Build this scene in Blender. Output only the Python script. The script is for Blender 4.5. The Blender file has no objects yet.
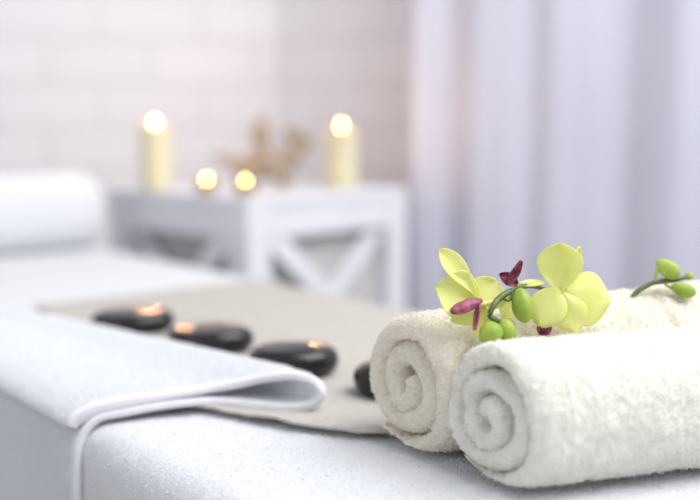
import bpy, math, random
import numpy as np
from mathutils import Vector, noise

random.seed(7)
RNG = np.random.default_rng(11)
S = bpy.context.scene
COL = S.collection

# ------------------------------------------------------------------ camera
F = 905.0                      # focal length in pixels of a 700 px wide frame
CAM_Z = 0.98
TOP = 0.68                     # height of the massage table's top
PITCH = math.atan(110.0 / F)
cam_data = bpy.data.cameras.new('camera')
cam = bpy.data.objects.new('camera', cam_data)
COL.objects.link(cam)
cam.location = (0, 0, CAM_Z)
cam.rotation_euler = (math.pi / 2 - PITCH, 0, 0)
cam_data.sensor_width = 36.0
cam_data.lens = F / 700.0 * 36.0
cam_data.clip_start = 0.02
cam_data.dof.use_dof = True
cam_data.dof.focus_distance = 0.84
cam_data.dof.aperture_fstop = 1.65
S.camera = cam

# ------------------------------------------------------------------ world, lights, exposure
S.view_settings.view_transform = 'Standard'
S.view_settings.look = 'None'
S.view_settings.gamma = 1.0
S.view_settings.use_curve_mapping = False
S.view_settings.exposure = 0.075
world = bpy.data.worlds.new('daylight')
S.world = world
world.use_nodes = True
bg = world.node_tree.nodes['Background']
bg.inputs[0].default_value = (0.90, 0.935, 1.0, 1)
bg.inputs[1].default_value = 0.62


def area_light(name, loc, target, size, power, color):
    d = bpy.data.lights.new(name, 'AREA')
    d.shape = 'RECTANGLE'
    d.size, d.size_y = size
    d.energy = power
    d.color = color
    o = bpy.data.objects.new(name, d)
    COL.objects.link(o)
    o.location = loc
    o.rotation_euler = (Vector(target) - Vector(loc)).to_track_quat('-Z', 'Y').to_euler()
    return o


area_light('window_daylight', (1.9, 0.5, 3.7), (0.0, 1.7, 0.7), (3.4, 2.4), 190, (0.99, 0.985, 0.99))
area_light('left_fill_light', (-2.4, -1.2, 2.2), (0.0, 1.3, 0.7), (1.8, 1.6), 13, (1.0, 0.985, 0.96))  # added fill behind the camera, lifts left-facing sides; no window there


# ------------------------------------------------------------------ projection helpers (photo position -> place in the room)
SP, CP = math.sin(PITCH), math.cos(PITCH)


def ray(px, py):
    u, v = (px - 350) / F, (250 - py) / F
    return Vector((u, CP + v * SP, -SP + v * CP))


def on_plane(px, py, z):
    d = ray(px, py)
    t = (z - CAM_Z) / d.z
    return Vector((0, 0, CAM_Z)) + d * t


def at(px, py, depth):
    d = ray(px, py)
    return Vector((0, 0, CAM_Z)) + d * (depth / d.y)


LDIR = Vector((-0.652, 0.758, 0))      # along the massage table
TDIR = Vector((0.758, 0.652, 0))       # across the massage table


def tl(t, l, z):
    p = TDIR * t + LDIR * l
    return Vector((p.x, p.y, z))


# ------------------------------------------------------------------ materials
def mat(name):
    m = bpy.data.materials.new(name)
    m.use_nodes = True
    nt = m.node_tree
    b = nt.nodes['Principled BSDF']
    return m, nt, b


def simple(name, color, rough=0.6, **kw):
    m, nt, b = mat(name)
    b.inputs['Base Color'].default_value = (*color, 1)
    b.inputs['Roughness'].default_value = rough
    for k, v in kw.items():
        b.inputs[k.replace('_', ' ')].default_value = v
    return m


def mottled(name, c1, c2, scale, rough=0.8, bump=0.0, bump_scale=None, bump_dist=0.001, sheen=0.0, detail=4):
    m, nt, b = mat(name)
    tc = nt.nodes.new('ShaderNodeTexCoord')
    n = nt.nodes.new('ShaderNodeTexNoise')
    n.inputs['Scale'].default_value = scale
    n.inputs['Detail'].default_value = detail
    r = nt.nodes.new('ShaderNodeValToRGB')
    r.color_ramp.elements[0].position = 0.3
    r.color_ramp.elements[1].position = 0.7
    r.color_ramp.elements[0].color = (*c1, 1)
    r.color_ramp.elements[1].color = (*c2, 1)
    nt.links.new(tc.outputs['Object'], n.inputs['Vector'])
    nt.links.new(n.outputs['Fac'], r.inputs['Fac'])
    nt.links.new(r.outputs['Color'], b.inputs['Base Color'])
    b.inputs['Roughness'].default_value = rough
    if sheen:
        b.inputs['Sheen Weight'].default_value = sheen
        b.inputs['Sheen Roughness'].default_value = 0.5
    if bump:
        n2 = nt.nodes.new('ShaderNodeTexNoise')
        n2.inputs['Scale'].default_value = bump_scale or scale
        n2.inputs['Detail'].default_value = 3
        bp = nt.nodes.new('ShaderNodeBump')
        bp.inputs['Strength'].default_value = bump
        bp.inputs['Distance'].default_value = bump_dist
        nt.links.new(tc.outputs['Object'], n2.inputs['Vector'])
        nt.links.new(n2.outputs['Fac'], bp.inputs['Height'])
        nt.links.new(bp.outputs['Normal'], b.inputs['Normal'])
    return m


def lighten_pile(m, amount):
    """thin loops of cotton let some light through"""
    nt = m.node_tree
    b = nt.nodes['Principled BSDF']
    t = nt.nodes.new('ShaderNodeBsdfTranslucent')
    src = b.inputs['Base Color'].links[0].from_socket
    nt.links.new(src, t.inputs['Color'])
    mx = nt.nodes.new('ShaderNodeMixShader')
    mx.inputs[0].default_value = amount
    nt.links.new(b.outputs[0], mx.inputs[1])
    nt.links.new(t.outputs[0], mx.inputs[2])
    nt.links.new(mx.outputs[0], nt.nodes['Material Output'].inputs['Surface'])


M = {}
M['sheet'] = mottled('white_terry', (0.80, 0.815, 0.855), (0.85, 0.86, 0.895), 300, 1.0, 0.6, 420, 0.0015, 0.15)
M['folded'] = mottled('bright_white_terry', (0.83, 0.85, 0.875), (0.88, 0.89, 0.915), 300, 1.0, 0.6, 420, 0.0015, 0.15)
for _k in ('sheet', 'folded'):
    lighten_pile(M[_k], 0.3)
M['hem'] = mottled('woven_hem', (0.68, 0.67, 0.72), (0.74, 0.73, 0.78), 200, 0.9, 0.3, 900, 0.0006)
M['cream_roll'] = mottled('ivory_terry', (0.86, 0.795, 0.675), (0.92, 0.87, 0.77), 260, 1.0, 0.7, 380, 0.002, 0.15)
M['white_roll'] = mottled('off_white_terry', (0.87, 0.86, 0.775), (0.92, 0.91, 0.85), 260, 1.0, 0.7, 380, 0.002, 0.15)
for _k in ('cream_roll', 'white_roll'):
    lighten_pile(M[_k], 0.22)
M['linen'] = mottled('beige_linen', (0.405, 0.38, 0.345), (0.475, 0.45, 0.41), 120, 0.95, 0.5, 700, 0.0008)
M['stone'] = mottled('black_basalt', (0.008, 0.008, 0.009), (0.014, 0.014, 0.015), 90, 0.2, 0.08, 300, 0.0005)
M['stone'].node_tree.nodes['Principled BSDF'].inputs['Specular IOR Level'].default_value = 0.42
M['white_paint'] = mottled('white_painted_wood', (0.66, 0.66, 0.71), (0.70, 0.70, 0.74), 6, 0.5)
M['shade_panel'] = mottled('shade_panel', (0.44, 0.43, 0.43), (0.50, 0.49, 0.49), 8, 0.7)  # flat grey for the shaded gap behind the side table's braces
M['wax'] = simple('cream_wax', (0.68, 0.63, 0.43), 0.45, Subsurface_Weight=0.35, Subsurface_Scale=0.02)
M['wick'] = simple('burnt_wick', (0.02, 0.015, 0.01), 0.9)
M['tea_glass'] = simple('amber_glass', (0.55, 0.42, 0.20), 0.2, Transmission_Weight=0.45)
M['wood'] = mottled('driftwood', (0.25, 0.195, 0.14), (0.40, 0.325, 0.25), 30, 0.85, 0.6, 90, 0.004)
M['padding'] = simple('cream_padding', (0.7, 0.66, 0.6), 0.7)
M['table_wood'] = mottled('beech_wood', (0.38, 0.24, 0.13), (0.45, 0.30, 0.17), 12, 0.5)
M['stem'] = mottled('dark_green_stem', (0.06, 0.095, 0.025), (0.12, 0.17, 0.045), 120, 0.45)
M['floor'] = mottled('grey_floor_boards', (0.30, 0.28, 0.27), (0.36, 0.34, 0.33), 3, 0.6)


def flame_mat():
    m = bpy.data.materials.new('candle_flame')
    m.use_nodes = True
    nt = m.node_tree
    nt.nodes.clear()
    o = nt.nodes.new('ShaderNodeOutputMaterial')
    e = nt.nodes.new('ShaderNodeEmission')
    e.inputs['Color'].default_value = (1.0, 0.66, 0.25, 1)
    e.inputs['Strength'].default_value = 26
    nt.links.new(e.outputs[0], o.inputs['Surface'])
    return m


M['flame'] = flame_mat()


def petal_mat(name, c1, c2, scale=60, trans=0.4):
    m, nt, b = mat(name)
    tc = nt.nodes.new('ShaderNodeTexCoord')
    n = nt.nodes.new('ShaderNodeTexNoise')
    n.inputs['Scale'].default_value = scale
    r = nt.nodes.new('ShaderNodeValToRGB')
    r.color_ramp.elements[0].position = 0.3
    r.color_ramp.elements[1].position = 0.72
    r.color_ramp.elements[0].color = (*c1, 1)
    r.color_ramp.elements[1].color = (*c2, 1)
    nt.links.new(tc.outputs['Object'], n.inputs['Vector'])
    nt.links.new(n.outputs['Fac'], r.inputs['Fac'])
    nt.links.new(r.outputs['Color'], b.inputs['Base Color'])
    b.inputs['Roughness'].default_value = 0.5
    t = nt.nodes.new('ShaderNodeBsdfTranslucent')
    nt.links.new(r.outputs['Color'], t.inputs['Color'])
    mx = nt.nodes.new('ShaderNodeMixShader')
    mx.inputs[0].default_value = trans
    nt.links.new(b.outputs[0], mx.inputs[1])
    nt.links.new(t.outputs[0], mx.inputs[2])
    nt.links.new(mx.outputs[0], nt.nodes['Material Output'].inputs['Surface'])
    return m


M['petal'] = petal_mat('yellow_petal', (0.82, 0.84, 0.31), (0.89, 0.90, 0.47), 60, 0.5)
M['lip'] = petal_mat('magenta_lip', (0.17, 0.012, 0.05), (0.52, 0.15, 0.24), 140, 0.2)
M['bud'] = petal_mat('green_bud', (0.24, 0.37, 0.035), (0.44, 0.54, 0.09), 50, 0.12)
M['curtain'] = petal_mat('pale_curtain_cloth', (0.70, 0.70, 0.79), (0.72, 0.72, 0.81), 3, 0.35)


def brick_mat():
    m, nt, b = mat('white_painted_brick')
    uv = nt.nodes.new('ShaderNodeTexCoord')
    br = nt.nodes.new('ShaderNodeTexBrick')
    br.inputs['Color1'].default_value = (0.765, 0.75, 0.78, 1)
    br.inputs['Color2'].default_value = (0.795, 0.78, 0.805, 1)
    br.inputs['Mortar'].default_value = (0.735, 0.72, 0.745, 1)
    br.inputs['Scale'].default_value = 1.0
    br.inputs['Brick Width'].default_value = 0.40
    br.inputs['Row Height'].default_value = 0.17
    br.inputs['Mortar Size'].default_value = 0.012
    br.inputs['Mortar Smooth'].default_value = 0.4
    nt.links.new(uv.outputs['UV'], br.inputs['Vector'])
    nt.links.new(br.outputs['Color'], b.inputs['Base Color'])
    bp = nt.nodes.new('ShaderNodeBump')
    bp.invert = True
    bp.inputs['Strength'].default_value = 0.6
    bp.inputs['Distance'].default_value = 0.008
    nt.links.new(br.outputs['Fac'], bp.inputs['Height'])
    nt.links.new(bp.outputs['Normal'], b.inputs['Normal'])
    b.inputs['Roughness'].default_value = 0.7
    return m


M['brick'] = brick_mat()


# ------------------------------------------------------------------ mesh helpers
def obj(name, verts, faces, material, parent=None, smooth=True, uv=None):
    me = bpy.data.meshes.new(name)
    me.from_pydata([tuple(v) for v in verts], [], [tuple(f) for f in faces])
    if smooth:
        me.polygons.foreach_set('use_smooth', [True] * len(me.polygons))
    if uv is not None:
        lay = me.uv_layers.new(name='UVMap')
        for lp in me.loops:
            lay.data[lp.index].uv = uv[lp.vertex_index]
    me.materials.append(M[material])
    me.update()
    o = bpy.data.objects.new(name, me)
    COL.objects.link(o)
    if parent is not None:
        o.parent = parent
        o.matrix_parent_inverse = parent.matrix_world.inverted() if False else parent.matrix_basis.inverted()
    return o


def thing(name, loc, label, cat, group=None):
    o = bpy.data.objects.new(name, None)
    o.empty_display_size = 0.05
    COL.objects.link(o)
    o.location = loc
    o['label'] = label
    o['category'] = cat
    if group:
        o['group'] = group
    return o


def tag(o, label, cat, group=None):
    o['label'] = label
    o['category'] = cat
    if group:
        o['group'] = group
    return o


def solidify(o, th, off=-1.0):
    m = o.modifiers.new('thickness', 'SOLIDIFY')
    m.thickness = th
    m.offset = off
    return o


def subsurf(o, n=1):
    m = o.modifiers.new('smooth', 'SUBSURF')
    m.levels = n
    m.render_levels = n
    return o


def grid_faces(nu, nv, close_u=False, close_v=False):
    fs = []
    for i in range(nu if close_u else nu - 1):
        for j in range(nv if close_v else nv - 1):
            a = i * nv + j
            b = i * nv + (j + 1) % nv
            c = ((i + 1) % nu) * nv + (j + 1) % nv
            d = ((i + 1) % nu) * nv + j
            fs.append((a, d, c, b))
    return fs


def box_vf(lo, hi, xf=None):
    xs = [(x, y, z) for z in (lo[2], hi[2]) for y in (lo[1], hi[1]) for x in (lo[0], hi[0])]
    vs = [Vector(p) for p in xs]
    if xf:
        vs = [xf(v) for v in vs]
    return vs, [(0, 2, 3, 1), (4, 5, 7, 6), (0, 1, 5, 4), (2, 6, 7, 3), (0, 4, 6, 2), (1, 3, 7, 5)]


def box(name, lo, hi, material, parent=None, xf=None, bevel=0.0):
    v, f = box_vf(lo, hi, xf)
    o = obj(name, v, f, material, parent, smooth=False)
    if bevel:
        m = o.modifiers.new('bevel', 'BEVEL')
        m.width = bevel
        m.segments = 3
    return o


def catmull(pts, n):
    pts = [np.array(p, float) for p in pts]
    P = [2 * pts[0] - pts[1]] + pts + [2 * pts[-1] - pts[-2]]
    out = []
    for i in range(1, len(P) - 2):
        for k in range(n):
            t = k / n
            a, b, c, d = P[i - 1], P[i], P[i + 1], P[i + 2]
            out.append(0.5 * (2 * b + (c - a) * t + (2 * a - 5 * b + 4 * c - d) * t * t + (3 * b - a - 3 * c + d) * t ** 3))
    out.append(pts[-1])
    return np.array(out)


def resample(path, step):
    d = np.r_[0, np.cumsum(np.linalg.norm(np.diff(path, axis=0), axis=1))]
    n = max(4, int(d[-1] / step))
    s = np.linspace(0, d[-1], n)
    return np.stack([np.interp(s, d, path[:, k]) for k in range(path.shape[1])], 1)


def tube_vf(pts, radii, seg=10, cap=True):
    pts = [Vector(p) for p in pts]
    vs, fs = [], []
    up = Vector((0.13, 0.21, 1)).normalized()
    n = len(pts)
    for i, p in enumerate(pts):
        d = (pts[min(i + 1, n - 1)] - pts[max(i - 1, 0)]).normalized()
        s = d.cross(up)
        if s.length < 1e-4:
            s = d.cross(Vector((1, 0, 0)))
        s.normalize()
        q = s.cross(d)
        for k in range(seg):
            a = 2 * math.pi * k / seg
            vs.append(p + (s * math.cos(a) + q * math.sin(a)) * radii[i])
    fs = grid_faces(n, seg, close_v=True)
    if cap:
        vs.append(pts[0]); vs.append(pts[-1])
        for k in range(seg):
            fs.append((len(vs) - 2, k, (k + 1) % seg))
            fs.append((len(vs) - 1, (n - 1) * seg + (k + 1) % seg, (n - 1) * seg + k))
    return vs, fs


def tube(name, pts, radii, material, parent=None, seg=10, n=8):
    P = catmull([tuple(p) + (r,) for p, r in zip(pts, radii)], n)
    v, f = tube_vf(P[:, :3], P[:, 3], seg)
    return obj(name, v, f, material, parent)


def lathe_vf(profile, center, seg=32):
    vs = []
    c = Vector(center)
    for r, z in profile:
        for k in range(seg):
            a = 2 * math.pi * k / seg
            vs.append(c + Vector((r * math.cos(a), r * math.sin(a), z)))
    return vs, grid_faces(len(profile), seg, close_v=True)


def lathe(name, profile, center, material, parent=None, seg=32):
    v, f = lathe_vf(profile, center, seg)
    f = [tuple(reversed(q)) for q in f]
    return obj(name, v, f, material, parent)


def vert_normals(V, Fq):
    nrm = np.zeros_like(V)
    a, b, c, d = (V[Fq[:, k]] for k in range(4))
    fn = np.cross(c - a, d - b)
    for k in range(4):
        np.add.at(nrm, Fq[:, k], fn)
    return nrm / np.maximum(np.linalg.norm(nrm, axis=1, keepdims=True), 1e-12)


def terry(V, Fq, amp, big, weight=None, seed=0.0):
    """push the surface in and out like looped pile"""
    N = vert_normals(V, Fq)
    d = np.empty(len(V))
    for i, p in enumerate(V):
        q = Vector((p[0] + seed, p[1], p[2]))
        d[i] = big * noise.noise(q * 45) + 0.7 * amp * noise.noise(q * 170) + amp * noise.noise(q * 330)
    if weight is not None:
        d = d * weight
    return V + N * d[:, None], N


def pile(V, Fq, count, length, width, keep=None, lean=0.9):
    """short looped fibres standing on the cloth, as one array of small blades"""
    a, b, c, d = (V[Fq[:, k]] for k in range(4))
    fn = np.cross(c - a, d - b) * 0.5
    area = np.linalg.norm(fn, axis=1)
    w = area.copy()
    if keep is not None:
        w = w * keep((a + b + c + d) / 4)
    idx = RNG.choice(len(Fq), size=count, p=w / w.sum())
    u, v = RNG.random((2, count, 1))
    p = (a[idx] * (1 - u) + b[idx] * u) * (1 - v) + (d[idx] * (1 - u) + c[idx] * u) * v
    n = fn[idx] / np.maximum(area[idx][:, None], 1e-12)
    rnd = RNG.normal(size=(count, 3))
    tang = np.cross(n, rnd)
    tang /= np.maximum(np.linalg.norm(tang, axis=1, keepdims=True), 1e-9)
    side = np.cross(n, tang)
    L = (length * (0.5 + RNG.random((count, 1))))
    tilt = lean * RNG.random((count, 1))
    d1 = n + tang * tilt * 0.4
    mid = p + d1 * L * 0.6
    tip = mid + (n * (0.45 - tilt * 0.35) + tang * tilt) * L * 0.5
    W = side * (width * (0.6 + 0.8 * RNG.random((count, 1))))
    base = p - n * 0.0004
    verts = np.stack([base - W, base + W, mid + W * 0.9, mid - W * 0.9, tip + W * 0.5, tip - W * 0.5], 1).reshape(-1, 3)
    k = np.arange(count)[:, None] * 6
    faces = np.concatenate([k + np.array([[0, 1, 2, 3]]), k + np.array([[3, 2, 4, 5]])])
    return verts, faces


def cloth_obj(name, V, Fq, material, parent=None, fuzz=None):
    """cloth surface (quads) plus its pile in one mesh"""
    if fuzz:
        pv, pf = pile(V, Fq, **fuzz)
        Fq = np.concatenate([Fq, pf + len(V)])
        V = np.concatenate([V, pv])
    me = bpy.data.meshes.new(name)
    me.vertices.add(len(V))
    me.vertices.foreach_set('co', V.astype(np.float32).ravel())
    me.loops.add(len(Fq) * 4)
    me.loops.foreach_set('vertex_index', Fq.astype(np.int32).ravel())
    me.polygons.add(len(Fq))
    me.polygons.foreach_set('loop_start', np.arange(len(Fq), dtype=np.int32) * 4)
    me.polygons.foreach_set('use_smooth', np.ones(len(Fq), dtype=bool))
    me.materials.append(M[material])
    me.update(calc_edges=True)
    me.validate()
    o = bpy.data.objects.new(name, me)
    COL.objects.link(o)
    if parent is not None:
        o.parent = parent
        o.matrix_parent_inverse = parent.matrix_basis.inverted()
    return o


# ------------------------------------------------------------------ the room
def structure(o):
    o['kind'] = 'structure'
    return o


def wall(name, p0, p1, h=2.7, th=0.12, openings=None, z0=0.0):
    """a brick wall standing on the line p0-p1 (room on its right-hand side when going p1->p0)"""
    p0, p1 = Vector((*p0, 0)), Vector((*p1, 0))
    d = (p1 - p0)
    L = d.length
    d.normalize()
    n = Vector((-d.y, d.x, 0))
    spans = [(0, L, 0, h)] if not openings else openings(L, h)
    vs, fs, uv = [], [], []
    for a, b, za, zb in spans:
        k = len(vs)
        for off in (0, th):
            for s, z in ((a, za), (b, za), (b, zb), (a, zb)):
                vs.append(p0 + d * s + n * off + Vector((0, 0, z)))
                uv.append((s, z))
        fs += [(k, k + 1, k + 2, k + 3), (k + 4, k + 7, k + 6, k + 5), (k, k + 4, k + 5, k + 1),
               (k + 1, k + 5, k + 6, k + 2), (k + 2, k + 6, k + 7, k + 3), (k + 3, k + 7, k + 4, k)]
    return structure(obj(name, vs, fs, 'brick', smooth=False, uv=uv))


fl_v, fl_f = box_vf((-4.2, -1.6, -0.05), (4.2, 5.4, 0.0))
structure(obj('floor', fl_v, fl_f, 'floor', smooth=False))

CORNER = at(278, 140, 3.7)
wl = Vector((-math.cos(math.radians(10)), -math.sin(math.radians(10)), 0))
wr = Vector((math.cos(math.radians(28)), -math.sin(math.radians(28)), 0))
pL = CORNER + wl * 2.9
pR = CORNER + wr * 3.6
wall('wall_left', (pL.x, pL.y), (CORNER.x, CORNER.y))


def window_hole(L, h):
    a, b, za, zb = 0.95, 2.9, 0.35, 2.35
    return [(0, a, 0, h), (b, L, 0, h), (a, b, 0, za), (a, b, zb, h)]


wall('wall_right', (CORNER.x, CORNER.y), (pR.x, pR.y), openings=window_hole)
wn = Vector((-wr.y, wr.x, 0))


def wall_xf(v):      # x along the right wall, y into the wall, z up
    q = CORNER + wr * v.x + wn * v.y
    return Vector((q.x, q.y, v.z))


win = bpy.data.objects.new('window_1', None)
COL.objects.link(win)
win['kind'] = 'structure'
fv, ff = [], []
for lo, hi in (((0.95, 0.03, 0.35), (1.01, 0.09, 2.35)), ((2.84, 0.03, 0.35), (2.9, 0.09, 2.35)),
               ((1.01, 0.03, 0.35), (2.84, 0.09, 0.41)), ((1.01, 0.03, 2.29), (2.84, 0.09, 2.35)),
               ((1.895, 0.03, 0.41), (1.955, 0.09, 2.29))):
    v, f = box_vf(lo, hi, wall_xf)
    ff += [tuple(i + len(fv) for i in q) for q in f]
    fv += v
structure(obj('window_frame', fv, ff, 'white_paint', win, smooth=False))

# ------------------------------------------------------------------ curtain
cw = Vector((math.cos(math.radians(16)), -math.sin(math.radians(16)), 0))
cn = Vector((cw.y, -cw.x, 0))                      # towards the room
c0 = at(412, 140, 3.05)
folds = [(0, 0.035), (0.06, 0.015), (0.12, -0.022), (0.17, 0.01), (0.22, 0.045), (0.30, 0.022), (0.39, -0.008), (0.45, 0.02), (0.56, -0.01),
         (0.68, -0.055), (0.75, 0.0), (0.83, 0.05), (0.90, 0.01), (0.96, -0.03), (1.02, 0.03)]
folds += [(1.08, 0.06), (1.16, -0.03), (1.26, -0.04), (1.34, 0.05), (1.46, 0.04), (1.54, -0.04), (1.66, -0.03), (1.74, 0.05),
          (1.86, 0.04), (1.94, -0.03), (2.05, 0.0)]
cpath = resample(catmull(folds, 8), 0.012)
vs = []
zs = np.linspace(0.015, 2.5, 40)
for s, d in cpath:
    for z in zs:
        k = 0.85 + 0.15 * (2.5 - z) / 2.5
        dd = 0.6 * d * k + 0.006 * noise.noise(Vector((s * 14, z * 1.3, 2.0)))
        p = c0 + cw * (s + 0.012 * noise.noise(Vector((s * 3, z * 1.1, 5.0)))) + cn * dd
        vs.append(Vector((p.x, p.y, z)))
cur = obj('curtain', vs, grid_faces(len(cpath), len(zs)), 'curtain')
solidify(cur, 0.003, 0)
tag(cur, 'pale lavender floor-length curtain hanging in soft vertical folds on the right', 'curtain')

# ------------------------------------------------------------------ massage table
T0, T1, L0, L1 = 0.388, 1.135, 0.12, 2.62
mt = thing('massage_table', tl((T0 + T1) / 2, (L0 + L1) / 2, 0), 'long padded massage table under the white terry sheet', 'massage table')


def table_xf(v):
    return tl(v.x, v.y, v.z)


box('padded_top', (T0 + 0.012, L0 + 0.012, TOP - 0.11), (T1 - 0.012, L1 - 0.012, TOP - 0.012), 'padding', mt, table_xf, 0.05)
for t in (T0 + 0.05, T1 - 0.11):
    for l in (L0 + 0.15, L1 - 0.25):
        box('leg', (t, l, 0.0), (t + 0.055, l + 0.055, TOP - 0.11), 'table_wood', mt, table_xf, 0.004)

# the terry sheet over the table
RAD = 0.032
HANG = 0.40


def drop_profile(a, b, step_mid):
    """positions and drops across a cloth laid over a top from a to b with hanging sides"""
    pos, dr = [], []
    for z in np.linspace(HANG, RAD, 26):
        pos.append(a); dr.append(z)
    for k in np.linspace(0, math.pi / 2, 12)[1:-1]:
        pos.append(a + RAD - RAD * math.cos(k)); dr.append(RAD - RAD * math.sin(k))
    for x in step_mid:
        pos.append(x); dr.append(0.0)
    for k in np.linspace(math.pi / 2, 0, 12)[1:-1]:
        pos.append(b - RAD + RAD * math.cos(k)); dr.append(RAD - RAD * math.sin(k))
    for z in np.linspace(RAD, HANG, 26):
        pos.append(b); dr.append(z)
    return np.array(pos), np.array(dr)


tp, td = drop_profile(T0, T1, np.r_[np.arange(T0 + RAD, 0.80, 0.0023), np.arange(0.80, T1 - RAD, 0.006)])
lmid = np.r_[np.arange(L0 + RAD, 1.05, 0.0023), np.arange(1.05, L1 - RAD, 0.012)]
lp, ld = drop_profile(L0, L1, lmid)
TT, LL = np.meshgrid(tp, lp, indexing='ij')
ZZ = TOP - np.minimum(td[:, None] + ld[None, :], HANG)
V = np.stack([TT * TDIR.x + LL * LDIR.x, TT * TDIR.y + LL * LDIR.y, ZZ], -1).reshape(-1, 3)
Fq = np.array(grid_faces(len(tp), len(lp)))
if vert_normals(V, Fq)[:, 2].mean() < 0:
    Fq = Fq[:, ::-1]
V, _ = terry(V, Fq, 0.0010, 0.0010)
sheet = cloth_obj('terry_sheet', V, Fq, 'sheet',
                  fuzz=dict(count=260000, length=0.0024, width=0.00024,
                            keep=lambda c: np.clip(1.5 - (c @ np.array(LDIR)), 0.0, 1.0) ** 1.5 + 0.0))
tag(sheet, 'white terry sheet covering the massage table and hanging down its side', 'sheet')

# ------------------------------------------------------------------ white bolster at the far head end
bl = []
prof = []
BR = 0.113
bx0, bx1 = 0.42, 1.135
seg = 48
st = np.linspace(0, 1, 41)
for s in st:
    x = bx0 + (bx1 - bx0) * s
    e = min(s, 1 - s) * (bx1 - bx0)
    r = BR * (min(1.0, (1 - max(0, 1 - e / 0.07) ** 2.6)) ** (1 / 2.6) if e < 0.07 else 1)
    r = max(r, 0.004)
    for k in range(seg):
        a = 2 * math.pi * k / seg
        y = 2.43 + r * 0.95 * math.copysign(abs(math.cos(a)) ** 0.8, math.cos(a))
        z = TOP + BR * 0.94 + r * 0.94 * math.copysign(abs(math.sin(a)) ** 0.8, math.sin(a))
        z += 0.004 * noise.noise(Vector((x * 9, y * 9, z * 9)))
        prof.append(tl(x, y, max(z, TOP + 0.003)))
f = grid_faces(len(st), seg, close_v=True)
bo = obj('bolster', prof, f, 'sheet')
tag(bo, 'white towel-covered bolster at the far head end of the massage table', 'bolster')

# ------------------------------------------------------------------ beige linen runner
lk = np.array([0.16, 0.35, 0.45, 0.55, 0.66, 0.74, 0.80, 0.85, 0.89, 0.93, 1.2, 1.56])
tk = np.array([1.04, 0.98, 0.86, 0.70, 0.578, 0.540, 0.520, 0.503, 0.490, 0.520, 0.56, 0.61])
nl, nt_ = 300, 110
vs = []
for l in np.linspace(0.16, 1.57, nl):
    tleft = float(np.interp(l, lk, tk)) + 0.003 * noise.noise(Vector((l * 60, 0, 3)))
    tright = 1.085 + 0.004 * noise.noise(Vector((l * 9, 1, 0)))
    for k in np.linspace(0, 1, nt_) ** 1.6:
        t = tleft + (tright - tleft) * k
        e = max(0.0, 1 - (t - tleft) / 0.05)
        z = TOP + 0.0050 + 0.003 * math.exp(-((t - tleft - 0.006) / 0.007) ** 2) + 0.0012 * noise.noise(Vector((t * 25, l * 14, 0)))
        if 0.6 < l < 1.0:
            z += 0.006 * e * max(0, noise.noise(Vector((l * 26, t * 8, 4)))) + 0.0025 * e
        vs.append(tl(t, l, z))
runner = obj('linen_runner', vs, grid_faces(nl, nt_), 'linen')
solidify(runner, 0.0038, 0)
tag(runner, 'beige linen runner under the black stones, one edge crumpled', 'cloth runner')

# ------------------------------------------------------------------ folded white towel draped over the table edge
path = catmull([(0.383, -0.36), (0.383, -0.2), (0.383, -0.06), (0.388, -0.018), (0.405, 0.003), (0.432, 0.0075), (0.465, 0.0110), (0.50, 0.0120),
                (0.532, 0.0095), (0.562, 0.0055), (0.583, 0.0050), (0.596, 0.0105), (0.601, 0.0235), (0.596, 0.0360), (0.581, 0.0405), (0.560, 0.0365),
                (0.535, 0.0285), (0.505, 0.0240), (0.455, 0.0205), (0.425, 0.0168), (0.400, 0.0120), (0.384, 0.0035), (0.379, -0.004)], 10)
path = resample(path, 0.0026)


def near_l(t):
    return 0.885 - 0.40 * (t - 0.382) - 0.055 * max(0.0, (t - 0.515) / 0.085) ** 1.4


def end_swell(n):
    """the upper layer's end is hemmed and plumper"""
    u = np.arange(n) / (n - 1)
    return 1 + 0.65 * np.clip((u - 0.87) / 0.10, 0, 1) * np.sqrt(np.clip((1.0 - u) / 0.012, 0.15, 1))


def towel_pt(p, l):
    """the loop end runs back at a slant and sinks a little with distance"""
    e = max(0.0, l - 0.8)
    k = min(1.0, max(0.0, (p[0] - 0.40) / 0.19))
    return tl(p[0] - 0.10 * e * k, l, TOP + 0.004 + p[1] * (1 - 0.35 * min(1.0, e * 1.5) * k))


def ribbon(path, th, near_off, far, nst, bias=1.0, round_near=True, cap=True):
    """cloth of thickness th following path in the (across, up) plane, running along the table from its near edge"""
    tan = np.gradient(path, axis=0)
    tan /= np.linalg.norm(tan, axis=1, keepdims=True)
    nor = np.stack([-tan[:, 1], tan[:, 0]], 1)
    n = len(path)
    rows = []
    for j in range(nst):
        q = (j / (nst - 1)) ** bias
        rows.append(q)
    V = []
    for q in rows:
        base = np.array([near_l(t) for t in path[:, 0]]) + near_off
        l = base + (far - base) * q
        h = th / 2 * end_swell(n)
        if round_near:
            dist = l - base
            h = h * np.sqrt(np.clip(1 - (1 - np.clip(dist / 0.004, 0.03, 1)) ** 2, 0, 1))
        for sgn, rng in ((1, range(n)), (-1, range(n - 1, -1, -1))):
            for i in rng:
                p = path[i] + nor[i] * h[i] * sgn
                w = 0.0
                v = towel_pt(p, l[i])
                V.append(v)
    V = np.array(V)
    Fq = grid_faces(nst, 2 * n, close_v=True)
    if cap:
        for r in (0, nst - 1):
            o = r * 2 * n
            for i in range(n - 1):
                a, b, c, d = o + i, o + i + 1, o + 2 * n - 2 - i, o + 2 * n - 1 - i
                Fq.append((a, b, c, d) if r == 0 else (d, c, b, a))
    return V, np.array(Fq)


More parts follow.
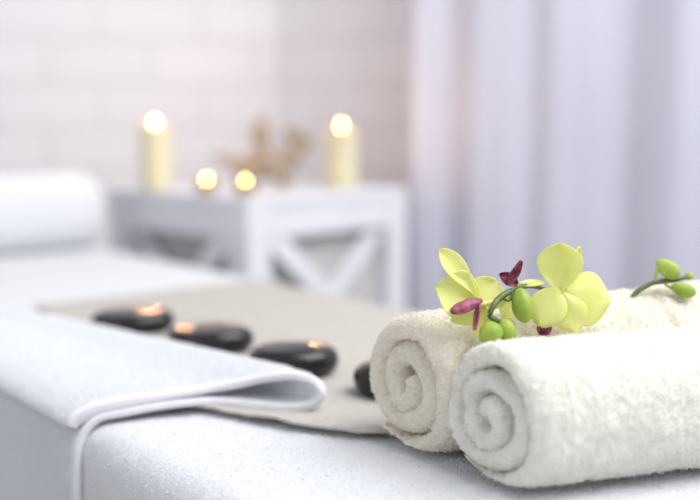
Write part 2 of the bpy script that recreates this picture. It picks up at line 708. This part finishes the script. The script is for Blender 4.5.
tw = thing('folded_towel', tl(0.5, 0.9, TOP), 'white terry towel folded double with open loop, draped over table edge', 'towel')
V, Fq = ribbon(path, 0.0092, 0.008, 1.95, 220, 2.0)
N = vert_normals(V, Fq)
top_i = int(len(path) * 0.7)
if N[top_i][2] * 1 and np.mean([N[r * 2 * len(path) + top_i] for r in range(40, 60)], 0)[2] * 0 == 0:
    # outward means: averaged over all, offset direction agrees with normals
    pass
cen = V.reshape(220, 2, -1, 3)
outd = cen[:, 0] - cen[:, 1][:, ::-1]
agree = (outd.reshape(220, -1) * N.reshape(220, 2, -1, 3)[:, 0].reshape(220, -1)).sum()
if agree < 0:
    Fq = Fq[:, ::-1]
V, _ = terry(V, Fq, 0.0010, 0.0008, seed=3.0)
cloth_obj('towel_body', V, Fq, 'folded', tw,
          fuzz=dict(count=220000, length=0.0024, width=0.00024,
                    keep=lambda c: np.clip(1.6 - (c @ np.array(LDIR)), 0.02, 1.0) ** 2))
V, Fq = ribbon(path, 0.0088, 0.0, 0.0, 6, 1.0)
# the hem is only the first centimetre from the near edge
tan = None
Vh = []
n = len(path)
tanp = np.gradient(path, axis=0)
tanp /= np.linalg.norm(tanp, axis=1, keepdims=True)
norp = np.stack([-tanp[:, 1], tanp[:, 0]], 1)
hs = [(0.0, 0.25), (0.0006, 0.75), (0.002, 1.0), (0.006, 1.0), (0.0105, 1.0), (0.012, 0.8)]
for off, k in hs:
    for sgn, rng in ((1, range(n)), (-1, range(n - 1, -1, -1))):
        for i in rng:
            p = path[i] + norp[i] * 0.0047 * k * sgn * end_swell(n)[i]
            Vh.append(towel_pt(p, near_l(path[i, 0]) + off))
Fh = grid_faces(len(hs), 2 * n, close_v=True)
for r in (0, len(hs) - 1):
    o = r * 2 * n
    for i in range(n - 1):
        Fh.append((o + i, o + i + 1, o + 2 * n - 2 - i, o + 2 * n - 1 - i))
h_o = cloth_obj('hem', np.array(Vh), np.array(Fh), 'hem', tw)
h_o['label'] = 'smooth woven hem'


# ------------------------------------------------------------------ black stones
def stone(px, py, wpx, hpx, label, depth_ratio=0.85, rot=0.0, seed=0.0):
    c = on_plane(px, py, TOP + 0.007)
    a = wpx / F * c.y / 2
    b = a * depth_ratio
    h = hpx
    vs = []
    nv = 64
    e = h / 2
    prof = [((a - e) * k, 0.0) for k in (0.001, 0.4, 0.8)]
    prof += [(a - e + e * math.cos(q), e + e * math.sin(q)) for q in np.linspace(-math.pi / 2, math.pi * 0.42, 17)]
    r_end, z_end = prof[-1]
    prof += [(r_end * k, z_end + 0.0032 * (1 - k * k)) for k in (0.95, 0.88, 0.78, 0.66, 0.52, 0.38, 0.24, 0.1, 0.001)]
    nu = len(prof) - 1
    for r_, z_ in prof:
        for j in range(nv):
            th = 2 * math.pi * j / nv
            k = 1 + 0.05 * noise.noise(Vector((math.cos(th) * 1.2 + seed, math.sin(th) * 1.2, seed)))
            x, y = r_ * k * math.cos(th), r_ * b / a * k * math.sin(th)
            z = z_ + 0.0014 * noise.noise(Vector((x * 22 + seed, y * 22, z_ * 10))) * min(1, z_ / 0.01)
            X = x * math.cos(rot) - y * math.sin(rot)
            Y = x * math.sin(rot) + y * math.cos(rot)
            vs.append(Vector((c.x + X, c.y + b + Y, c.z + z)))
    f = [tuple(reversed(q)) for q in grid_faces(nu + 1, nv, close_v=True)]
    o = obj('massage_stone', vs, f, 'stone')
    tag(o, label, 'stone', 'black massage stones in a row')
    return o


stone(126, 337, 86, 0.031, 'flat black massage stone at the far end of the row, nearest the bolster', 0.75, 0.1, 1.0)
stone(205, 358, 92, 0.033, 'flat black massage stone second from the far end of the row', 0.75, -0.1, 2.0)
stone(292, 383, 97, 0.036, 'large black massage stone just behind the loop of the folded towel', 0.75, 0.1, 3.0)
stone(394, 403, 84, 0.036, 'black massage stone mostly hidden behind the ivory towel roll', 0.85, 0.0, 4.0)


# ------------------------------------------------------------------ rolled towels
def rolled_towel(center, ang, end_shear, R, length, material, label, turns=3.05, phase=0.0, grow=0.0, seed=0.0, lift=0.006, squash=0.97, crease=None):
    """spiral of thick terry cloth; axis starts at center and runs along ang"""
    ax = Vector((math.cos(ang), math.sin(ang), 0))
    sd = Vector((-math.sin(ang), math.cos(ang), 0))
    p = R / (turns + 0.76)
    t = p * 0.98
    nphi = 400
    phis = np.linspace(0, 2 * math.pi * turns, nphi)
    rr = p * (0.28 + phis / (2 * math.pi))
    rr = rr + p * 0.17 * np.sin(phis * 0.7 + seed) * np.sin(phis * 1.9 + seed * 2)
    flap = np.clip((phis[-1] - phis) / 1.7, 0, 1)
    flap = 0.15 + 0.85 * flap * flap * (3 - 2 * flap)
    rr = rr - t / 2 * (1 - flap)
    ph = phis + phase
    path = np.stack([rr * np.cos(ph), rr * np.sin(ph)], 1)
    tan = np.gradient(path, axis=0)
    tan /= np.linalg.norm(tan, axis=1, keepdims=True)
    nor = np.stack([tan[:, 1], -tan[:, 0]], 1)
    edge = np.array([0, 0.0004, 0.0012, 0.0026, 0.0045, 0.007, 0.010, 0.0135])
    mid = np.linspace(0.017, length - 0.017, 185)
    xs = np.r_[edge, mid, length - edge[::-1]]
    er = 0.015
    V = []
    for x in xs:
        e = min(x, length - x)
        k = math.sqrt(max(0.0, 1 - max(0.0, 1 - e / er) ** 2.2))
        k = max(k, 0.06)
        g = 1 + grow * x / length
        for sgn, rng in ((1, range(nphi)), (-1, range(nphi - 1, -1, -1))):
            for i in rng:
                cap = min(1.0, math.sqrt(max(0.02, 1 - max(0.0, 1 - min(i, nphi - 1 - i) / 10.0) ** 2)))
                q = (path[i] + nor[i] * t / 2 * k * cap * flap[i] * sgn) * g
                # inner turns stand out unevenly at the end
                off = 0.005 * noise.noise(Vector((phis[i] * 0.5, seed, 0))) - 0.006 * (1 - rr[i] / R)
                xx = x + (off if x < length / 2 else -off) * (1 - min(1.0, e / 0.06)) + end_shear * q[0] * (1 - x / length)
                P = Vector(center) + ax * xx + sd * q[0] * 0.88 + Vector((0, 0, q[1] * squash))
                V.append(P)
    V = np.array(V)
    Fq = grid_faces(len(xs), 2 * nphi, close_v=True)
    for r in (0, len(xs) - 1):
        o = r * 2 * nphi
        for i in range(nphi - 1):
            a, b, c, d = o + i, o + i + 1, o + 2 * nphi - 2 - i, o + 2 * nphi - 1 - i
            Fq.append((a, b, c, d) if r == 0 else (d, c, b, a))
    Fq = np.array(Fq)
    N = vert_normals(V, Fq)
    c = V.reshape(len(xs), 2, nphi, 3)
    outd = (c[:, 0] - c[:, 1][:, ::-1])
    if (outd * N.reshape(len(xs), 2, nphi, 3)[:, 0]).sum() < 0:
        Fq = Fq[:, ::-1]
    V, _ = terry(V, Fq, 0.0017, 0.0024, seed=seed)
    if crease:
        rel = (V - np.array(center)) @ np.array(ax)
        N2 = vert_normals(V, Fq)
        V = V - N2 * (0.0045 * np.exp(-((rel - crease) / 0.005) ** 2))[:, None]
    zmin = TOP + lift
    low = V[:, 2] < zmin + 0.004
    V[low, 2] = zmin + 0.004 * np.exp((V[low, 2] - zmin - 0.004) / 0.02)
    o = cloth_obj('rolled_towel', V, Fq, material, fuzz=dict(count=130000, length=0.0021, width=0.00024))
    tag(o, label, 'towel', 'rolled towels')
    return o


R2, R1 = 0.076, 0.080
c2 = on_plane(488, 415, TOP + 0.064)
c1 = on_plane(404, 384, TOP + 0.068)
A = math.radians(17)
rolled_towel(c2, A, -0.30, R2, 0.34, 'white_roll', 'off-white rolled terry towel in front, under the yellow orchid spray', 2.75, -1.0 - 0.75 * 2 * math.pi, 0.0, 1.7)
rolled_towel(c1, A + 0.02, -0.30, R1, 0.36, 'cream_roll', 'ivory rolled terry towel behind the front roll, its open end farther left', 2.45, -1.0 - 0.45 * 2 * math.pi, 0.25, 5.3, crease=0.262)


# ------------------------------------------------------------------ orchid spray
spray = thing('orchid_spray', at(503, 330, 0.80), 'yellow orchid spray with magenta lips and green buds lying on rolled towels', 'orchid')


def petal(name, base, tip, width, facing, parent, material='petal', cup=0.12, bend=0.1, wpos=0.55, sharp=0.9, ruffle=0.02):
    """a leaf-shaped blade from base to tip; facing is the side its front looks to"""
    base, tip = Vector(base), Vector(tip)
    d = tip - base
    L = d.length
    d.normalize()
    fn = Vector(facing)
    fn = (fn - d * fn.dot(d)).normalized()
    sd = d.cross(fn)
    nu, nv = 22, 15
    vs = []
    e1 = math.log(0.5) / math.log(wpos)
    for i in range(nu):
        u = i / (nu - 1)
        w = width / 2 * max(0.0, math.sin(math.pi * min(1, max(0, u)) ** e1)) ** sharp
        w = max(w, width * 0.035 if i in (0, nu - 1) else 0)
        for j in range(nv):
            v = -1 + 2 * j / (nv - 1)
            out = cup * width * (v * v) - bend * L * (u * u) + ruffle * width * math.sin(u * 7 + v * 4) * abs(v)
            # centre vein groove
            out -= 0.012 * width * math.exp(-(v / 0.12) ** 2)
            vs.append(base + d * (L * u) + sd * (w * v) + fn * out)
    o = obj(name, vs, grid_faces(nu, nv), material, parent)
    solidify(o, 0.0009, 0)
    subsurf(o, 1)
    return o


def ovoid(name, a, b, r, material, parent, fat=0.5):
    """closed bud from a to b"""
    a, b = Vector(a), Vector(b)
    P, R = [], []
    n = 18
    for i in range(n):
        u = i / (n - 1)
        s = 0.5 - 0.5 * math.cos(math.pi * u)
        P.append(a + (b - a) * s)
        R.append(max(0.0002, r * max(0, 1 - abs(2 * s - 1) ** 2) ** (0.5 if s < 0.5 else 0.62) * (1 + 0.25 * (s - 0.5) * (1 if fat > 0.5 else -1))))
    vs, fs = tube_vf(P, R, 20)
    # three shallow seams where the sepals meet
    for i in range(n):
        c = P[i]
        for k in range(20):
            j = i * 20 + k
            vs[j] = c + (vs[j] - c) * (1 - 0.06 * max(0, math.cos(3 * 2 * math.pi * k / 20)) ** 4)
    return obj(name, vs, fs, material, parent)


CAMDIR = Vector((0, -1, 0.15))
tube('stem', [at(499, 322, 0.797), at(490, 316, 0.797), at(494, 305, 0.80), at(501, 297, 0.81), at(514, 290, 0.825), at(532, 286, 0.85), at(560, 294, 0.862),
              at(600, 306, 0.893), at(625, 304, 0.898), at(638, 291, 0.902), at(652, 283.5, 0.904), at(661, 281.5, 0.905), at(676, 279.5, 0.908), at(688, 276.5, 0.912)],
     [0.0014, 0.0024, 0.0026, 0.003, 0.0027, 0.0023, 0.0023, 0.0023, 0.0024, 0.0026, 0.0024, 0.0028, 0.0026, 0.0022], 'stem', spray, 10)
# buds of the left end
ovoid('bud', at(503.5, 319, 0.797), at(511, 346, 0.792), 0.0078, 'bud', spray)
ovoid('bud', at(500, 327, 0.794), at(481, 341, 0.785), 0.0105, 'bud', spray)
ovoid('bud', at(519, 288, 0.815), at(526, 323, 0.805), 0.0100, 'bud', spray, 0.6)
tube('bud_stalk', [at(501, 297, 0.81), at(509, 300, 0.812), at(515, 291, 0.815), at(521, 289, 0.815)], [0.0013, 0.0016, 0.002, 0.0024], 'stem', spray, 8)
tube('bud_stalk', [at(490, 316, 0.797), at(498, 320, 0.797), at(503, 326, 0.797)], [0.0016, 0.0017, 0.002], 'stem', spray, 8)
# buds of the right sprig
ovoid('bud', at(657, 261, 0.906), at(679, 277, 0.906), 0.0090, 'bud', spray, 0.6)
tube('bud_stalk', [at(655, 283, 0.904), at(656.5, 274, 0.904), at(659, 264, 0.906)], [0.0016, 0.0016, 0.0028], 'bud', spray, 8)
ovoid('bud', at(671, 286, 0.902), at(696, 294, 0.898), 0.0073, 'bud', spray, 0.6)
tube('bud_stalk', [at(663, 281.5, 0.905), at(667, 285.5, 0.903), at(674, 289, 0.902)], [0.0013, 0.0013, 0.002], 'bud', spray, 8)
ovoid('bud', at(685, 278.5, 0.911), at(693, 274, 0.913), 0.0040, 'bud', spray, 0.6)

# left flower, seen from its side
fa = obj('flower', *tube_vf([at(497, 300, 0.818), at(484, 304, 0.813), at(475, 305, 0.808)], [0.0013, 0.0018, 0.0026], 8), 'petal', spray)
petal('sepal', at(478, 300, 0.812), at(440, 249, 0.818), 0.023, (0.5, -1, 0.35), fa, cup=0.2, bend=0.05, wpos=0.68, sharp=0.65)
petal('petal', at(480, 304, 0.814), at(437, 286, 0.806), 0.046, (-0.15, -1, 0.5), fa, cup=0.10, bend=0.10, wpos=0.52, sharp=0.75)
petal('petal', at(478, 306, 0.816), at(497, 281, 0.826), 0.036, (-0.1, -1, 0.1), fa, cup=0.10, bend=0.0, wpos=0.5, sharp=0.6)
petal('sepal', at(478, 302, 0.816), at(452, 322, 0.812), 0.026, (0.0, -1, 0.4), fa, cup=0.1, bend=0.05)
petal('sepal', at(480, 302, 0.818), at(487, 347, 0.806), 0.022, (-0.3, -1, 0.2), fa, cup=0.12, bend=0.02, wpos=0.5)
petal('lip', at(483, 300, 0.800), at(453, 307, 0.786), 0.0125, (0.0, -0.8, 0.7), fa, 'lip', cup=-0.25, bend=0.18, wpos=0.6, sharp=0.55)
petal('lip', at(481, 301, 0.800), at(477, 331, 0.790), 0.0075, (-0.9, -0.5, 0.0), fa, 'lip', cup=0.4, bend=-0.05, wpos=0.45)
petal('lip', at(482, 299, 0.801), at(461, 300, 0.795), 0.010, (0.0, -0.4, 1.0), fa, 'lip', cup=-0.2, bend=0.15)

# middle flower, turned away, mostly hidden
fb = obj('flower', *tube_vf([at(532, 286, 0.85), at(524, 284, 0.845), at(516, 284, 0.84)], [0.0014, 0.002, 0.0028], 8), 'petal', spray)
petal('petal', at(514, 286, 0.838), at(545, 282, 0.85), 0.012, (0.0, -0.5, 1.0), fb, cup=0.15, bend=0.05)
petal('sepal', at(520, 290, 0.84), at(503, 318, 0.826), 0.030, (0.1, -1, 0.3), fb, cup=0.1, bend=0.05)
petal('lip', at(517, 284, 0.838), at(500, 274, 0.832), 0.0125, (0.2, -1, 0.1), fb, 'lip', cup=0.2, bend=0.1, wpos=0.5, sharp=0.6)
petal('lip', at(507, 283, 0.836), at(518, 258, 0.832), 0.0115, (0.6, -1, 0.0), fb, 'lip', cup=0.35, bend=-0.15, wpos=0.42, sharp=0.8)

# right flower, seen from behind and the side
fc = obj('flower', *tube_vf([at(560, 292, 0.853), at(563, 296, 0.840), at(566, 298, 0.830)], [0.0014, 0.002, 0.003], 8), 'petal', spray)
petal('sepal', at(560, 294, 0.830), at(561, 243, 0.834), 0.043, (-0.35, -1, 0.1), fc, cup=0.14, bend=-0.05, wpos=0.62, sharp=0.65)
petal('sepal', at(563, 297, 0.832), at(578, 246, 0.840), 0.018, (0.7, -0.8, 0.1), fc, cup=0.2, bend=0.0, wpos=0.62)
petal('petal', at(556, 286, 0.826), at(540, 326, 0.814), 0.036, (-0.3, -1, 0.2), fc, cup=-0.14, bend=0.03, wpos=0.5, sharp=0.6)
petal('petal', at(561, 294, 0.828), at(612, 300, 0.824), 0.053, (0.2, -1, 0.35), fc, cup=-0.10, bend=0.10, wpos=0.55, sharp=0.7)
petal('sepal', at(563, 292, 0.826), at(577, 334, 0.816), 0.034, (-0.1, -1, 0.15), fc, cup=-0.1, bend=0.02, wpos=0.5)
petal('lip', at(549, 319, 0.826), at(540, 335, 0.822), 0.014, (0.0, -1, 0.3), fc, 'lip', cup=0.2, bend=0.05, wpos=0.6, sharp=0.5)

# ------------------------------------------------------------------ white side table with crossed braces
ST_Z = 0.833
SA = math.radians(48)
sa = Vector((math.cos(SA), math.sin(SA), 0))
sb = Vector((-math.sin(SA), math.cos(SA), 0))
sc = at(246, 140, 2.32)
SW, SD = 0.66, 0.63
st_ = thing('side_table', Vector((sc.x, sc.y, 0)) + sa * SW / 2 + sb * SD / 2, 'white side table with crossed braces holding the burning candles', 'side table')


def st_xf(v):
    q = sc + sa * v.x + sb * v.y
    return Vector((q.x, q.y, v.z))


box('table_top', (0, 0, ST_Z - 0.03), (SW, SD, ST_Z), 'white_paint', st_, st_xf, 0.005)
LEG = 0.085
for x in (0, SW - LEG):
    for y in (0, SD - LEG):
        box('leg', (x, y, 0), (x + LEG, y + LEG, ST_Z - 0.03), 'white_paint', st_, st_xf, 0.004)
for y in (0.005, SD - 0.04):
    box('apron', (LEG, y, ST_Z - 0.115), (SW - LEG, y + 0.035, ST_Z - 0.03), 'white_paint', st_, st_xf, 0.003)
    box('stretcher', (LEG, y, 0.10), (SW - LEG, y + 0.035, 0.16), 'white_paint', st_, st_xf, 0.003)
for x in (0.005, SW - 0.04):
    box('apron', (x, LEG, ST_Z - 0.115), (x + 0.035, SD - LEG, ST_Z - 0.03), 'white_paint', st_, st_xf, 0.003)
    box('stretcher', (x, LEG, 0.10), (x + 0.035, SD - LEG, 0.16), 'white_paint', st_, st_xf, 0.003)


box('panel', (LEG, 0.05, 0.16), (SW - LEG, 0.06, ST_Z - 0.10), 'shade_panel', st_, st_xf)['label'] = 'added grey panel standing in for shade'  # added boards; their grey replaces the shade seen through the braces
box('panel', (0.05, LEG, 0.16), (0.06, SD - LEG, ST_Z - 0.10), 'shade_panel', st_, st_xf)['label'] = 'added grey panel standing in for shade'


def brace(p, q, w, th, along_x, off):
    """a slanting board between (s,z) points p and q"""
    d = Vector((q[0] - p[0], q[1] - p[1])).normalized()
    n = Vector((-d.y, d.x)) * w / 2
    c = [(p[0] + n.x, p[1] + n.y), (p[0] - n.x, p[1] - n.y), (q[0] - n.x, q[1] - n.y), (q[0] + n.x, q[1] + n.y)]
    vs = []
    for o in (off, off + th):
        for s, z in c:
            vs.append(st_xf(Vector((s, o, z)) if along_x else Vector((o, s, z))))
    fs = [(0, 1, 2, 3), (7, 6, 5, 4), (0, 4, 5, 1), (1, 5, 6, 2), (2, 6, 7, 3), (3, 7, 4, 0)]
    return obj('brace', vs, fs, 'white_paint', st_, smooth=False)


ZT, ZB = ST_Z - 0.115, 0.16
for along, W_, off in ((True, SW, 0.008), (False, SD, 0.008), (True, SW, SD - 0.036), (False, SD, SW - 0.036)):
    brace((LEG + 0.02, ZT), (W_ - LEG - 0.02, ZB + 0.16), 0.06, 0.014, along, off)
    brace((W_ - LEG - 0.02, ZT), (LEG + 0.02, ZB + 0.16), 0.06, 0.014, along, off + 0.0145)


# ------------------------------------------------------------------ candles
def flame(base, h, parent, power):
    pr = []
    for i in range(13):
        u = i / 12
        r = 0.34 * h * (math.sin(math.pi * u ** 0.62)) * (1 - 0.35 * u)
        pr.append((max(r, 0.0003), u * h))
    o = lathe('flame', pr, base, 'flame', parent, 16)
    d = bpy.data.lights.new('candle_light', 'POINT')
    d.energy = power
    d.color = (1.0, 0.52, 0.24)
    d.shadow_soft_size = 0.012
    lo = bpy.data.objects.new('candle_light', d)
    COL.objects.link(lo)
    lo.location = Vector(base) + Vector((0, 0, h * 1.4))
    lo.parent = o
    lo.matrix_parent_inverse = o.matrix_basis.inverted()
    return o


def pillar(px, depth, dia, h, label, power):
    c = at(px, 150, depth)
    c = Vector((c.x, c.y, ST_Z))
    t = thing('pillar_candle', c, label, 'candle', 'tall cream pillar candles')
    r = dia / 2
    pr = [(0.0005, 0.0005), (r - 0.003, 0.0005), (r, 0.004)] + [(r, h * k / 8) for k in range(1, 8)] + [(r, h - 0.004), (r - 0.003, h), (r - 0.009, h - 0.003),
          (r * 0.4, h - 0.008), (0.0005, h - 0.009)]
    lathe('wax_body', pr, c, 'wax', t, 40)
    w = c + Vector((0, 0, h - 0.009))
    tube('wick', [w, w + Vector((0.0005, 0, 0.008)), w + Vector((0.002, 0, 0.014))], [0.0012, 0.0012, 0.001], 'wick', t, 6, 3)
    flame(w + Vector((0.001, 0, 0.008)), 0.0205, t, power)
    return t


pillar(155, 2.66, 0.088, 0.190, 'tall cream pillar candle burning at the left end of side table', 2.8)
pillar(341, 2.80, 0.098, 0.184, 'tall cream pillar candle burning at the right end, nearest the curtain', 2.2)


def tea_light(px, depth, label):
    c = at(px, 150, depth)
    c = Vector((c.x, c.y, ST_Z))
    t = thing('tea_light', c, label, 'tea light', 'small tea lights in amber glasses')
    lathe('glass_cup', [(0.0005, 0.0005), (0.024, 0.0005), (0.027, 0.004), (0.029, 0.03), (0.0292, 0.036), (0.0272, 0.036), (0.0262, 0.022),
                        (0.024, 0.006), (0.0005, 0.005)], c, 'tea_glass', t, 32)
    lathe('wax', [(0.0005, 0.0065), (0.022, 0.0065), (0.0225, 0.020), (0.0005, 0.019)], c, 'wax', t, 24)
    w = c + Vector((0, 0, 0.019))
    tube('wick', [w, w + Vector((0, 0, 0.004)), w + Vector((0.001, 0, 0.008))], [0.001, 0.001, 0.0008], 'wick', t, 6, 3)
    flame(w + Vector((0, 0, 0.013)), 0.016, t, 0.15)
    return t


tea_light(206, 2.50, 'small tea light nearest the left pillar candle')
tea_light(245, 2.42, 'small tea light at the front corner of the side table')

# ------------------------------------------------------------------ driftwood ornament
dc = at(268, 150, 2.68)
dc = Vector((dc.x, dc.y, ST_Z))
branches = [
    ([(-0.09, 0.0, 0.03), (-0.05, 0.01, 0.05), (0.0, 0.0, 0.06), (0.05, 0.0, 0.075), (0.09, 0.01, 0.12), (0.10, 0.01, 0.15)], [0.016, 0.026, 0.034, 0.024, 0.028, 0.022]),
    ([(0.0, 0.0, 0.05), (-0.012, 0.0, 0.11), (-0.02, 0.01, 0.16), (-0.014, 0.01, 0.2)], [0.028, 0.02, 0.021, 0.011]),
    ([(-0.06, 0.0, 0.04), (-0.10, 0.01, 0.07), (-0.15, 0.0, 0.085)], [0.018, 0.012, 0.006]),
    ([(0.02, -0.01, 0.06), (0.04, -0.03, 0.02), (0.06, -0.04, 0.004)], [0.022, 0.018, 0.01]),
    ([(-0.04, 0.0, 0.05), (-0.05, -0.03, 0.02), (-0.06, -0.04, 0.004)], [0.022, 0.016, 0.01]),
    ([(0.0, 0.02, 0.05), (0.03, 0.05, 0.02), (0.05, 0.06, 0.004)], [0.02, 0.015, 0.01]),
    ([(0.085, 0.01, 0.12), (0.06, 0.0, 0.15), (0.055, 0.0, 0.17)], [0.014, 0.012, 0.006]),
]
vs, fs = [], []
for pts, rad in branches:
    P = catmull([tuple(Vector((p[0] * 1.1, p[1], p[2] + 0.017)) + dc) + (r,) for p, r in zip(pts, rad)], 8)
    for row in P:
        row[3] *= 1.3 + 0.4 * noise.noise(Vector((row[0] * 40, row[1] * 40, row[2] * 40)))
    v, f = tube_vf(P[:, :3], P[:, 3], 14)
    fs += [tuple(i + len(vs) for i in q) for q in f]
    vs += v
dw = obj('driftwood', vs, fs, 'wood')
tag(dw, 'gnarled brown driftwood ornament standing between the candles', 'ornament')
